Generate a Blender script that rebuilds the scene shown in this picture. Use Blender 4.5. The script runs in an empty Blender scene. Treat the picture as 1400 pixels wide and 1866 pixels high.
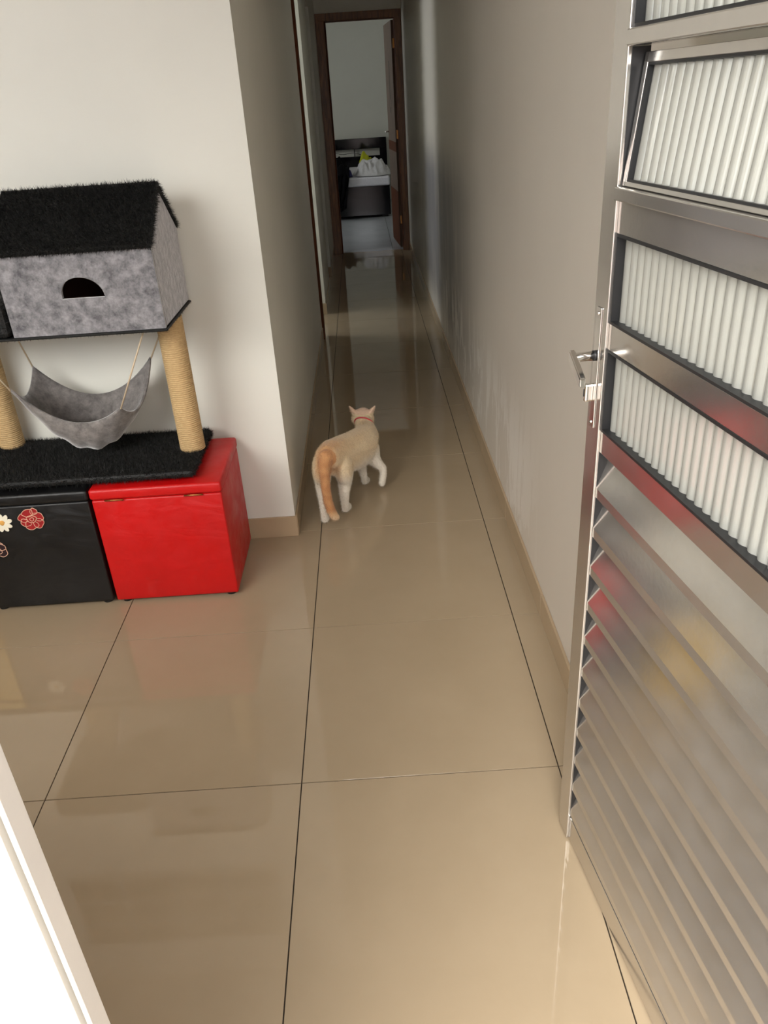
import bpy, bmesh, math, random
import numpy as np
from mathutils import Vector, Matrix, noise
PI = math.pi
random.seed(7)
sc = bpy.context.scene
COL = sc.collection

# ------------------------------------------------------------------ camera
camd = bpy.data.cameras.new('camera')
cam = bpy.data.objects.new('camera', camd)
COL.objects.link(cam)
camd.sensor_fit = 'VERTICAL'
camd.sensor_height = 36.0
camd.lens = 1415.8 * 36.0 / 1866.0
camd.clip_start = 0.02
PITCH, YAW, ROLL = -0.4921, 0.0018, -0.0655
_f = Vector((math.sin(YAW) * math.cos(PITCH), math.cos(YAW) * math.cos(PITCH), math.sin(PITCH)))
_r = Vector((math.cos(YAW), -math.sin(YAW), 0))
_u = _r.cross(_f)
_r2 = _r * math.cos(ROLL) + _u * math.sin(ROLL)
_u2 = -_r * math.sin(ROLL) + _u * math.cos(ROLL)
_m = Matrix((_r2, _u2, -_f)).transposed().to_4x4()
_m.translation = Vector((0.2382, -1.3483, 1.4471))
cam.matrix_world = _m
sc.camera = cam

# ------------------------------------------------------------------ world, light, exposure
sc.view_settings.view_transform = 'Standard'
sc.view_settings.look = 'None'
sc.view_settings.gamma = 1.0
sc.view_settings.use_curve_mapping = False
sc.view_settings.exposure = 0.45
w = bpy.data.worlds.new('world')
sc.world = w
w.use_nodes = True
_bg = w.node_tree.nodes['Background']
_bg.inputs['Color'].default_value = (0.93, 0.97, 1.0, 1)
_bg.inputs['Strength'].default_value = 5.0
_sl = bpy.data.lights.new('hazy_sun', 'SUN')
_sl.energy = 3.6
_sl.angle = math.radians(45)
_sl.color = (1.0, 0.95, 0.88)
_so = bpy.data.objects.new('hazy_sun', _sl)
COL.objects.link(_so)
_so.rotation_euler = Vector((.36, .72, -.60)).to_track_quat('-Z', 'Y').to_euler()
sc.cycles.max_bounces = 14
sc.cycles.diffuse_bounces = 6
sc.cycles.glossy_bounces = 6
sc.cycles.transmission_bounces = 8
sc.cycles.transparent_max_bounces = 16
sc.cycles.sample_clamp_indirect = 8.0

def portal(name, loc, rot, sx, sy):
    d = bpy.data.lights.new(name, 'AREA')
    d.shape = 'RECTANGLE'
    d.size = sx
    d.size_y = sy
    d.cycles.is_portal = True
    o = bpy.data.objects.new(name, d)
    COL.objects.link(o)
    o.location = loc
    o.rotation_euler = rot
    return o
portal('daylight_portal', (0.35, -1.02, 1.07), (PI / 2, 0, 0), 0.70, 2.12)
portal('daylight_portal', (-1.52, -1.03, 1.825), (PI / 2, 0, 0), 1.80, 1.35)
portal('daylight_portal', (-1.86, 8.55, 1.65), (0, -PI / 2, 0), 1.0, 0.9)
portal('daylight_portal', (-1.90, 4.40, 1.60), (0, -PI / 2, 0), 1.4, 1.0)

# ------------------------------------------------------------------ materials
def srgb(r, g, b):
    def c(v):
        v /= 255.0
        return v / 12.92 if v <= 0.04045 else ((v + 0.055) / 1.055) ** 2.4
    return (c(r), c(g), c(b), 1)

class NT:
    def __init__(self, name):
        self.m = bpy.data.materials.new(name)
        self.m.use_nodes = True
        self.t = self.m.node_tree
        self.b = self.t.nodes['Principled BSDF']
    def n(self, typ, **kw):
        x = self.t.nodes.new(typ)
        for k, v in kw.items():
            if k in x.inputs.keys() if hasattr(x.inputs, 'keys') else False:
                x.inputs[k].default_value = v
            else:
                setattr(x, k, v)
        return x
    def l(self, a, b):
        self.t.links.new(a, b)
    def coord(self, kind='Object', scale=(1, 1, 1)):
        tc = self.n('ShaderNodeTexCoord')
        mp = self.n('ShaderNodeMapping')
        mp.inputs['Scale'].default_value = scale
        self.l(tc.outputs[kind], mp.inputs['Vector'])
        return mp.outputs['Vector']
    def noise(self, vec, scale, detail=4, rough=0.55, dist=0.0):
        x = self.n('ShaderNodeTexNoise')
        x.inputs['Scale'].default_value = scale
        x.inputs['Detail'].default_value = detail
        x.inputs['Roughness'].default_value = rough
        x.inputs['Distortion'].default_value = dist
        self.l(vec, x.inputs['Vector'])
        return x.outputs['Fac']
    def ramp(self, fac, stops):
        x = self.n('ShaderNodeValToRGB')
        e = x.color_ramp.elements
        e[0].position, e[0].color = stops[0]
        e[1].position, e[1].color = stops[-1]
        for p, c in stops[1:-1]:
            q = e.new(p)
            q.color = c
        self.l(fac, x.inputs['Fac'])
        return x.outputs['Color']
    def maprange(self, v, a, b, c=0.0, d=1.0, smooth=True):
        if a > b:
            a, b, c, d = b, a, d, c
        x = self.n('ShaderNodeMapRange')
        if smooth:
            x.interpolation_type = 'SMOOTHSTEP'
        x.inputs['From Min'].default_value = a
        x.inputs['From Max'].default_value = b
        x.inputs['To Min'].default_value = c
        x.inputs['To Max'].default_value = d
        self.l(v, x.inputs['Value'])
        return x.outputs['Result']
    def math(self, op, a, b=None):
        x = self.n('ShaderNodeMath')
        x.operation = op
        for i, v in enumerate((a, b)):
            if v is None:
                continue
            if isinstance(v, (int, float)):
                x.inputs[i].default_value = v
            else:
                self.l(v, x.inputs[i])
        return x.outputs[0]
    def mix(self, fac, a, b):
        x = self.n('ShaderNodeMix')
        x.data_type = 'RGBA'
        for i, v in ((0, fac), (6, a), (7, b)):
            if isinstance(v, (int, float, tuple)):
                x.inputs[i].default_value = v
            else:
                self.l(v, x.inputs[i])
        return x.outputs[2]
    def bump(self, h, strength=0.2, dist=0.01):
        x = self.n('ShaderNodeBump')
        x.inputs['Strength'].default_value = strength
        x.inputs['Distance'].default_value = dist
        self.l(h, x.inputs['Height'])
        self.l(x.outputs['Normal'], self.b.inputs['Normal'])
    def set(self, **kw):
        for k, v in kw.items():
            k = k.replace('_', ' ')
            if isinstance(v, (int, float, tuple)):
                self.b.inputs[k].default_value = v
            else:
                self.l(v, self.b.inputs[k])
        return self

def simple(name, col, rough=0.5, metal=0.0, nscale=0, namt=0.12, bump=0.0, bscale=80, spec=0.5):
    k = NT(name)
    v = k.coord()
    if nscale:
        f = k.noise(v, nscale)
        d = tuple(c * (1 - namt) for c in col[:3]) + (1,)
        e = tuple(min(1, c * (1 + namt)) for c in col[:3]) + (1,)
        k.set(Base_Color=k.ramp(f, [(0.3, d), (0.7, e)]))
    else:
        k.set(Base_Color=col)
    k.set(Roughness=rough, Metallic=metal)
    k.b.inputs['Specular IOR Level'].default_value = spec
    if bump:
        k.bump(k.noise(v, bscale), bump, 0.004)
    return k.m

def wall_mat(name, col, stains=False, rough=0.5):
    k = NT(name)
    tc = k.n('ShaderNodeTexCoord')
    vec = tc.outputs['Object']
    f = k.noise(vec, 2.2, 5)
    d = tuple(c * 0.95 for c in col[:3]) + (1,)
    base = k.ramp(f, [(0.3, d), (0.7, col)])
    if stains:
        sep = k.n('ShaderNodeSeparateXYZ')
        k.l(vec, sep.inputs[0])
        Y, Z = sep.outputs[1], sep.outputs[2]
        mp = k.n('ShaderNodeMapping')
        mp.inputs['Scale'].default_value = (1, 3.0, 0.5)
        k.l(vec, mp.inputs['Vector'])
        streak = k.noise(mp.outputs['Vector'], 2.0, 6, 0.65)
        # grey damp grime low on the wall in the middle of the passage
        ymask = k.math('MULTIPLY', k.maprange(Y, 1.7, 3.4), k.maprange(Y, 5.9, 4.3))
        zmask = k.math('MULTIPLY', k.maprange(Z, 1.25, 0.95), k.maprange(Z, 0.06, 0.35))
        g = k.math('MULTIPLY', k.math('MULTIPLY', ymask, zmask), k.maprange(streak, 0.15, 0.55))
        base = k.mix(k.math('MULTIPLY', g, 0.80), base, srgb(104, 104, 112))
        # pale filler patches brushed on above the skirting
        mp2 = k.n('ShaderNodeMapping')
        mp2.inputs['Scale'].default_value = (1, 4.5, 1.1)
        k.l(vec, mp2.inputs['Vector'])
        pf = k.noise(mp2.outputs['Vector'], 2.1, 6, 0.7, 0.5)
        pm = k.math('MULTIPLY', k.maprange(Z, 0.62, 0.3), k.math('MULTIPLY', k.maprange(Y, 0.6, 1.2), k.maprange(Y, 3.9, 3.2)))
        p = k.math('MULTIPLY', pm, k.maprange(pf, 0.50, 0.54))
        base = k.mix(k.math('MULTIPLY', p, 0.65), base, srgb(240, 237, 230))
    k.set(Base_Color=base, Roughness=rough)
    k.bump(k.noise(vec, 60, 4), 0.05, 0.002)
    return k.m

M = {}
M['wall'] = wall_mat('wall_paint', srgb(224, 223, 213), rough=0.55)
M['wall_right'] = wall_mat('scuffed_wall_paint', srgb(215, 208, 196), True, rough=0.42)
M['ceiling'] = simple('ceiling_paint', srgb(232, 230, 225), 0.7)
M['outside'] = simple('outside_plaster', srgb(214, 204, 202), 0.7, nscale=4, namt=0.04)
M['concrete'] = simple('patio_concrete', srgb(190, 182, 172), 0.8, nscale=3)
M['grout'] = simple('grout', srgb(44, 34, 24), 0.95)

def tile_mat(name, a, b, rough):
    k = NT(name)
    tc = k.n('ShaderNodeTexCoord')
    oi = k.n('ShaderNodeObjectInfo')
    add = k.n('ShaderNodeVectorMath')
    add.operation = 'ADD'
    k.l(tc.outputs['Object'], add.inputs[0])
    k.l(oi.outputs['Location'], add.inputs[1])
    f = k.noise(add.outputs[0], 3.0, 6, 0.6)
    base = k.ramp(f, [(0.25, a), (0.75, b)])
    k.set(Base_Color=base, Roughness=k.maprange(k.noise(add.outputs[0], 5, 4), 0.3, 0.7, rough * 0.7, rough * 1.4))
    k.bump(k.noise(add.outputs[0], 2.5, 1), 0.015, 0.01)
    return k.m
M['tile'] = tile_mat('polished_porcelain', srgb(158, 140, 114), srgb(167, 149, 123), 0.028)
M['tile_bed'] = tile_mat('bedroom_tile', srgb(176, 178, 182), srgb(190, 192, 196), 0.07)
M['skirting'] = simple('skirting_tile', srgb(176, 155, 126), 0.18, nscale=4, namt=0.05)

def alu_mat(name, col, rough, dust, speck=True):
    k = NT(name)
    tc = k.n('ShaderNodeTexCoord')
    vec = tc.outputs['Object']
    f = k.noise(vec, 9, 6, 0.7)
    r = k.maprange(f, 0.2, 0.85, rough * 0.92, rough * 1.12)
    base = col
    met = 1.0
    if speck:
        vo = k.n('ShaderNodeTexVoronoi')
        vo.inputs['Scale'].default_value = 26
        k.l(vec, vo.inputs['Vector'])
        sp = k.math('LESS_THAN', vo.outputs['Distance'], 0.055)
        vc = k.n('ShaderNodeSeparateColor')
        k.l(vo.outputs['Color'], vc.inputs[0])
        sp = k.math('MULTIPLY', sp, k.math('GREATER_THAN', vc.outputs[0], 0.55))
        base = k.mix(sp, base, srgb(235, 230, 220))
        met = k.math('SUBTRACT', 1.0, sp)
    if dust:
        df = k.math('MULTIPLY', k.maprange(k.noise(vec, 30, 3, 0.6), -0.9, 1.9), dust)
        base = k.mix(df, base, srgb(140, 133, 124))
        met2 = k.math('SUBTRACT', 1.0, k.math('MULTIPLY', df, 0.8))
        met = k.math('MULTIPLY', met2, met) if not isinstance(met, float) else met2
    k.set(Base_Color=base, Metallic=met, Roughness=r)
    mp = k.n('ShaderNodeMapping')
    mp.inputs['Scale'].default_value = (40, 3, 40)
    k.l(vec, mp.inputs['Vector'])
    k.bump(k.noise(mp.outputs['Vector'], 3, 4), 0.02, 0.002)
    return k.m
M['alu'] = alu_mat('brushed_aluminium', srgb(210, 206, 200), 0.17, 0.22, False)
M['alu_slat'] = alu_mat('dusty_aluminium', srgb(204, 200, 194), 0.16, 0.36)
M['chrome'] = simple('chrome', srgb(225, 222, 218), 0.1, 1.0)
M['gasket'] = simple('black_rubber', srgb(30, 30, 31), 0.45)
M['enamel'] = simple('white_enamel', srgb(188, 184, 175), 0.3, nscale=8, namt=0.04, bump=0.05)

def glass_mat():
    k = NT('fluted_glass')
    out = k.t.nodes['Material Output']
    tr = k.n('ShaderNodeBsdfTransparent')
    tr.inputs['Color'].default_value = (0.95, 0.97, 0.95, 1)
    tl = k.n('ShaderNodeBsdfTranslucent')
    tl.inputs['Color'].default_value = (0.95, 0.95, 0.88, 1)
    df = k.n('ShaderNodeBsdfDiffuse')
    df.inputs['Color'].default_value = (0.93, 0.93, 0.85, 1)
    gl = k.n('ShaderNodeBsdfGlossy')
    gl.inputs['Roughness'].default_value = 0.12
    m0 = k.n('ShaderNodeMixShader'); m0.inputs[0].default_value = 0.5
    k.l(tl.outputs[0], m0.inputs[1]); k.l(df.outputs[0], m0.inputs[2])
    m1 = k.n('ShaderNodeMixShader'); m1.inputs[0].default_value = 0.5
    k.l(tr.outputs[0], m1.inputs[1]); k.l(m0.outputs[0], m1.inputs[2])
    lw = k.n('ShaderNodeFresnel'); lw.inputs['IOR'].default_value = 1.5
    m2 = k.n('ShaderNodeMixShader')
    k.l(lw.outputs[0], m2.inputs[0]); k.l(m1.outputs[0], m2.inputs[1]); k.l(gl.outputs[0], m2.inputs[2])
    k.l(m2.outputs[0], out.inputs['Surface'])
    return k.m
M['glass'] = glass_mat()
def grid_cell_mat():
    k = NT('dim_grid_cells')
    k.set(Base_Color=srgb(92, 84, 66), Roughness=0.15)
    return k.m
M['dim_cells'] = grid_cell_mat()

def wood_mat(name, a, b, rough=0.35, sc_=(14, 14, 1.2), spec=0.4):
    k = NT(name)
    v = k.coord('Object', sc_)
    f = k.noise(v, 3.0, 6, 0.6, 1.5)
    k.set(Base_Color=k.ramp(f, [(0.3, a), (0.7, b)]), Roughness=rough)
    k.b.inputs['Specular IOR Level'].default_value = spec
    k.bump(f, 0.08, 0.002)
    return k.m
M['wood'] = wood_mat('varnished_wood', srgb(86, 54, 28), srgb(142, 94, 52))
M['wood_dark'] = wood_mat('dark_red_wood', srgb(70, 38, 22), srgb(104, 58, 34), 0.65, spec=0.1)
M['wood_door'] = wood_mat('brown_door_veneer', srgb(92, 76, 66), srgb(126, 108, 94), 0.5, spec=0.2)
M['lacquer'] = simple('black_lacquer', srgb(13, 12, 15), 0.09, spec=0.3)
M['mattress'] = simple('mattress_fabric', srgb(222, 220, 226), 0.9, nscale=60, namt=0.05)
M['sheet'] = simple('crumpled_sheet', srgb(205, 203, 203), 0.9, nscale=20, namt=0.12)
M['black_cloth'] = simple('black_cloth', srgb(8, 8, 10), 0.95, spec=0.1)
M['blue_cloth'] = simple('indigo_cloth', srgb(46, 44, 96), 0.9)
M['yellow_cloth'] = simple('yellow_cloth', srgb(176, 178, 28), 0.85)

def leather(name, col):
    k = NT(name)
    v = k.coord()
    f = k.noise(v, 6, 5)
    d = tuple(c * 0.88 for c in col[:3]) + (1,)
    k.set(Base_Color=k.ramp(f, [(0.3, d), (0.7, col)]), Roughness=k.maprange(k.noise(v, 18), 0.3, 0.7, 0.38, 0.55))
    a = k.noise(k.coord('Object', (1, 1, 2.2)), 7, 3, 0.45, 0.8)
    b = k.noise(v, 220, 3)
    k.bump(k.math('ADD', a, k.math('MULTIPLY', b, 0.04)), 0.22, 0.02)
    return k.m
M['red'] = leather('red_leatherette', srgb(196, 6, 8))
M['black'] = leather('black_leatherette', srgb(11, 11, 12))
M['yellow'] = leather('yellow_leatherette', srgb(214, 172, 30))
M['brass'] = simple('hinge_metal', srgb(170, 120, 70), 0.35, 1.0)
M['foot'] = simple('black_plastic', srgb(18, 18, 18), 0.5)
M['petal_red'] = simple('red_embroidery', srgb(150, 16, 20), 0.75, nscale=160, namt=0.25)
M['petal_dark'] = simple('dark_embroidery', srgb(40, 14, 18), 0.75)
M['petal_edge'] = simple('pale_gold_thread', srgb(220, 176, 150), 0.6)
M['petal_white'] = simple('cream_petals', srgb(232, 226, 205), 0.8)
M['petal_core'] = simple('amber_stamen', srgb(214, 160, 80), 0.8)

def plush_mat(name, lo, hi, scale=22):
    k = NT(name)
    v = k.coord()
    f = k.noise(v, scale, 4, 0.6, 0.15)
    f2 = k.noise(v, 190, 4, 0.7)
    s = k.math('ADD', k.math('MULTIPLY', f, 0.8), k.math('MULTIPLY', f2, 0.3))
    k.set(Base_Color=k.ramp(s, [(0.38, lo), (0.74, hi)]), Roughness=0.95)
    k.b.inputs['Sheen Weight'].default_value = 1.0
    k.b.inputs['Sheen Roughness'].default_value = 0.35
    k.b.inputs['Specular IOR Level'].default_value = 0.1
    k.bump(s, 0.5, 0.006)
    return k.m
M['plush_grey'] = plush_mat('grey_plush', srgb(88, 87, 90), srgb(154, 152, 154), 38)
M['plush_hammock'] = plush_mat('hammock_plush', srgb(98, 94, 92), srgb(140, 135, 131), 40)
M['fur_black'] = simple('black_fur', srgb(24, 24, 23), 0.6, nscale=120, namt=0.5, spec=0.35)
M['inner'] = simple('cardboard', srgb(84, 50, 34), 0.9)

def sisal_mat():
    k = NT('sisal_rope')
    v = k.coord('Object', (30, 30, 260))
    f = k.noise(v, 3, 5, 0.7)
    k.set(Base_Color=k.ramp(f, [(0.25, srgb(160, 126, 80)), (0.75, srgb(214, 186, 138))]), Roughness=0.85)
    k.bump(f, 0.4, 0.002)
    return k.m
M['sisal'] = sisal_mat()
M['cord'] = simple('beige_cord', srgb(196, 178, 150), 0.85)
M['wire'] = simple('black_wire', srgb(30, 28, 28), 0.5)

def cat_mat():
    k = NT('cat_coat')
    at = k.n('ShaderNodeVertexColor')
    at.layer_name = 'coat'
    v = k.coord('Object', (1, 1, 1))
    f = k.noise(v, 130, 4, 0.7, 0.8)
    k.set(Base_Color=k.mix(k.maprange(f, 0.3, 0.7, 0.0, 0.22), at.outputs['Color'], srgb(150, 128, 104)), Roughness=0.85)
    k.b.inputs['Sheen Weight'].default_value = 0.3
    k.b.inputs['Specular IOR Level'].default_value = 0.15
    k.bump(k.noise(v, 170, 4), 0.35, 0.004)
    return k.m
M['cat'] = cat_mat()
M['collar'] = simple('pink_collar', srgb(196, 70, 76), 0.6)

# ------------------------------------------------------------------ helpers
def obj(name, bm, mat, parent=None, smooth=False, loc=None):
    me = bpy.data.meshes.new(name)
    bmesh.ops.recalc_face_normals(bm, faces=bm.faces)
    bm.to_mesh(me)
    bm.free()
    return link(name, me, mat, parent, smooth, loc)

def link(name, me, mat, parent=None, smooth=False, loc=None):
    me.materials.clear()
    for m_ in (mat if isinstance(mat, (list, tuple)) else [mat]):
        me.materials.append(m_)
    if smooth:
        me.shade_smooth()
    o = bpy.data.objects.new(name, me)
    COL.objects.link(o)
    if parent is not None:
        o.parent = parent
    if loc is not None:
        o.location = loc
    return o

def tag(o, label=None, cat=None, group=None, kind=None):
    if label: o['label'] = label
    if cat: o['category'] = cat
    if group: o['group'] = group
    if kind: o['kind'] = kind
    return o

def empty(name, loc, label=None, cat=None, group=None, kind=None, rotz=0.0):
    o = bpy.data.objects.new(name, None)
    COL.objects.link(o)
    o.location = loc
    o.rotation_euler = (0, 0, rotz)
    o.empty_display_size = 0.05
    return tag(o, label, cat, group, kind)

def box(bm, lo, hi, bev=0.0, seg=2):
    c = [(a + b) / 2 for a, b in zip(lo, hi)]
    s = [abs(b - a) for a, b in zip(lo, hi)]
    r = bmesh.ops.create_cube(bm, size=1.0, matrix=Matrix.Translation(c) @ Matrix.Diagonal((*s, 1)))
    if bev:
        es = list({e for v in r['verts'] for e in v.link_edges})
        bmesh.ops.bevel(bm, geom=es, offset=bev, segments=seg, profile=0.5, affect='EDGES')
    return r

def boxes(name, lst, mat, parent=None, bev=0.0, smooth=False):
    bm = bmesh.new()
    for lo, hi in lst:
        box(bm, lo, hi, bev)
    return obj(name, bm, mat, parent, smooth)

def prism(bm, poly, axis, a, b):
    """extrude a closed 2-D polygon along an axis; poly in the two other axes in order"""
    def mk(p, t):
        if axis == 'x': return (t, p[0], p[1])
        if axis == 'y': return (p[0], t, p[1])
        return (p[0], p[1], t)
    va = [bm.verts.new(mk(p, a)) for p in poly]
    vb = [bm.verts.new(mk(p, b)) for p in poly]
    n = len(poly)
    for i in range(n):
        bm.faces.new((va[i], va[(i + 1) % n], vb[(i + 1) % n], vb[i]))
    bm.faces.new(va)
    bm.faces.new(vb[::-1])

def tube(bm, pts, rad, seg=10, closed=False, cap=True):
    pts = [Vector(p) for p in pts]
    n = len(pts)
    rads = rad if isinstance(rad, (list, tuple)) else [rad] * n
    rings = []
    up = Vector((0, 0, 1))
    prev = None
    for i, p in enumerate(pts):
        if closed:
            t = (pts[(i + 1) % n] - pts[i - 1]).normalized()
        else:
            t = (pts[min(i + 1, n - 1)] - pts[max(i - 1, 0)]).normalized()
        if prev is None:
            a = t.cross(up)
            if a.length < 1e-3: a = t.cross(Vector((1, 0, 0)))
        else:
            a = prev - t * prev.dot(t)
        a.normalize()
        prev = a
        b = t.cross(a)
        rings.append([bm.verts.new(p + (a * math.cos(2 * PI * j / seg) + b * math.sin(2 * PI * j / seg)) * rads[i]) for j in range(seg)])
    m = n if closed else n - 1
    for i in range(m):
        r0, r1 = rings[i], rings[(i + 1) % n]
        for j in range(seg):
            bm.faces.new((r0[j], r0[(j + 1) % seg], r1[(j + 1) % seg], r1[j]))
    if cap and not closed:
        bm.faces.new(rings[0][::-1])
        bm.faces.new(rings[-1])

def fur_mesh(me, faces_filter, count, length, width, seed, lean=(0, 0, 0), wild=0.6):
    """adds thin pile blades (one triangle each) on the given faces of a mesh, returns a new mesh"""
    rng = np.random.default_rng(seed)
    me.calc_loop_triangles()
    V = np.array([v.co for v in me.vertices])
    T, N, A = [], [], []
    for t in me.loop_triangles:
        nrm = Vector(t.normal)
        ctr = sum((Vector(V[i]) for i in t.vertices), Vector()) / 3
        if faces_filter(ctr, nrm):
            T.append(list(t.vertices)); N.append(nrm[:]); A.append(t.area)
    T = np.array(T); N = np.array(N); A = np.array(A)
    idx = rng.choice(len(T), count, p=A / A.sum())
    u = rng.random(count); v = rng.random(count)
    fl = u + v > 1
    u[fl] = 1 - u[fl]; v[fl] = 1 - v[fl]
    P = V[T[idx, 0]] * (1 - u - v)[:, None] + V[T[idx, 1]] * u[:, None] + V[T[idx, 2]] * v[:, None]
    D = N[idx] + rng.normal(0, wild, (count, 3)) + np.array(lean)
    D /= np.linalg.norm(D, axis=1)[:, None]
    S = np.cross(D, rng.normal(0, 1, (count, 3)))
    S /= np.linalg.norm(S, axis=1)[:, None]
    L = length * rng.uniform(0.5, 1.25, count)[:, None]
    a = P - S * width / 2 - N[idx] * 0.002
    b = P + S * width / 2 - N[idx] * 0.002
    c = P + D * L
    verts = np.stack([a, b, c], 1).reshape(-1, 3)
    tris = np.arange(count * 3).reshape(-1, 3)
    allv = np.vstack([V, verts])
    polys = [tuple(p.vertices) for p in me.polygons] + [tuple(t + len(V)) for t in tris.tolist() and [np.array(x) for x in tris]]
    out = bpy.data.meshes.new(me.name)
    out.from_pydata(allv.tolist(), [], [tuple(int(i) for i in p) for p in polys])
    return out

# ------------------------------------------------------------------ room shell
XR = 0.709          # right wall plane
XL = -0.090         # left wall of the passage
YB = 1.215          # wall behind the cat tree
YE = 7.13           # end wall with the bedroom door
YF = -1.0           # entrance
H = 2.70
def struct(o, label, cat):
    return tag(o, label, cat, kind='structure')

# grout bed with every tile as a part
floor = struct(boxes('floor', [((-2.5, -1.012, -0.12), (XR + .1, YE + .06, -0.0025)),
                               ((-1.95, YE + .06, -0.12), (1.5, 11.8, -0.0035))], M['grout']),
               'floor of large polished beige porcelain tiles with thin dark joints', 'floor')
S = 0.62
GAP = 0.0028
tile_cache = {}
def add_tile(x0, x1, y0, y1, mat, gap=GAP):
    x0, x1, y0, y1 = x0 + gap / 2, x1 - gap / 2, y0 + gap / 2, y1 - gap / 2
    if x1 - x0 < 0.004 or y1 - y0 < 0.004:
        return
    key = (round(x1 - x0, 4), round(y1 - y0, 4), mat)
    if key not in tile_cache:
        bm = bmesh.new()
        sx, sy = (x1 - x0) / 2, (y1 - y0) / 2
        e = 0.0003
        vb = [bm.verts.new((a * sx, b * sy, -0.009)) for a, b in ((-1, -1), (1, -1), (1, 1), (-1, 1))]
        vm = [bm.verts.new((a * sx, b * sy, -e)) for a, b in ((-1, -1), (1, -1), (1, 1), (-1, 1))]
        vt = [bm.verts.new((a * (sx - e), b * (sy - e), 0)) for a, b in ((-1, -1), (1, -1), (1, 1), (-1, 1))]
        for r0, r1 in ((vb, vm), (vm, vt)):
            for i in range(4):
                bm.faces.new((r0[i], r0[(i + 1) % 4], r1[(i + 1) % 4], r1[i]))
        bm.faces.new(vt)
        me = bpy.data.meshes.new('tile')
        bm.to_mesh(me)
        bm.free()
        me.materials.append(M[mat])
        tile_cache[key] = me
    o = bpy.data.objects.new('tile', tile_cache[key])
    COL.objects.link(o)
    o.parent = floor
    o.location = ((x0 + x1) / 2, (y0 + y1) / 2, 0)
for j in range(-2, 12):
    y0, y1 = max(j * S, YF - .012), min((j + 1) * S, YE + .06)
    for i in range(-5, 2):
        x0, x1 = i * S, min((i + 1) * S, XR + .01)
        if y0 >= YB - 0.01:
            if x1 <= XL: continue
            x0 = max(x0, XL - .14)
        elif y1 > YB and x1 <= XL:
            y1b = YB + .01
            add_tile(x0, x1, y0, y1b, 'tile'); continue
        add_tile(x0, x1, y0, y1, 'tile')
yy = [YE + .06, 7.32, 8.62, 9.92, 11.22, 11.8]
xx = [-1.95, -1.33, -.71, -.09, .53, 1.15, 1.5]
for a, b in zip(yy, yy[1:]):
    for c, d in zip(xx, xx[1:]):
        add_tile(c, d, a, b, 'tile_bed', 0.004)

ceiling = struct(boxes('ceiling', [((-2.6, -1.16, H), (XR + .15, YE + .12, H + .1)), ((-2.1, YE + .1, H), (1.6, 11.95, H + .1)),
                                   ((-2.1, 1.2, H), (-.1, 7.2, H + .1))], M['ceiling']), 'plain white ceiling', 'ceiling')
struct(boxes('wall_right', [((XR, -1.08, 0), (XR + .12, YE + .12, H))], M['wall_right']),
       'long right wall of the passage with grey grime and pale filler patches', 'wall')
struct(boxes('wall_back', [((-2.5, YB, 0), (-.215, YB + .13, H))], M['wall']), 'bright white wall behind the cat tree', 'wall')
# passage left wall with two door openings (3.96-4.60 and 5.50-6.02)
O1, O2, OH = (3.96, 4.60), (5.50, 6.02), 2.10
struct(boxes('wall_left', [((XL - .125, YB, 0), (XL, O1[0], H)), ((XL - .125, O1[1], 0), (XL, O2[0], H)), ((XL - .125, O2[1], 0), (XL, YE, H)),
                           ((XL - .125, O1[0], OH), (XL, O1[1], H)), ((XL - .125, O2[0], OH), (XL, O2[1], H))], M['wall']),
       'left wall of the passage with two side doorways', 'wall')
# side rooms behind the left wall
struct(boxes('wall_side', [((-1.98, 1.345, 0), (-1.88, 3.9, H)), ((-1.98, 4.9, 0), (-1.88, 7.25, H)),
                           ((-1.98, 3.9, 0), (-1.88, 4.9, .9)), ((-1.98, 3.9, 2.3), (-1.88, 4.9, H)),
                           ((-1.9, 5.1, 0), (XL - .125, 5.2, H)), ((-1.9, 3.6, 0), (XL - .125, 3.7, H))], M['wall']), 'side room walls beyond the left doorways', 'wall')
struct(boxes('wall_room_left', [((-2.6, -1.1, 0), (-2.48, YB + .1, H))], M['wall']), 'left wall of the front room', 'wall')
# end wall around the bedroom door
DX0, DX1, DH = -.012, .655, 2.085
struct(boxes('wall_end', [((-1.95, YE, 0), (DX0, YE + .12, H)), ((DX1, YE, 0), (1.5, YE + .12, H)), ((DX0, YE, DH), (DX1, YE + .12, H))], M['wall']),
       'end wall of the passage above and beside the bedroom door', 'wall')
# bedroom
struct(boxes('wall_bedroom', [((-2.0, 11.70, 0), (1.5, 11.82, H)), ((1.3, YE + .1, 0), (1.42, 11.75, H)),
                              ((-1.98, YE + .1, 0), (-1.86, 8.1, H)), ((-1.98, 9.0, 0), (-1.86, 11.75, H)),
                              ((-1.98, 8.1, 0), (-1.86, 9.0, 1.15)), ((-1.98, 8.1, 2.15), (-1.86, 9.0, H))], M['wall']), 'bedroom walls beyond the far door', 'wall')
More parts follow.
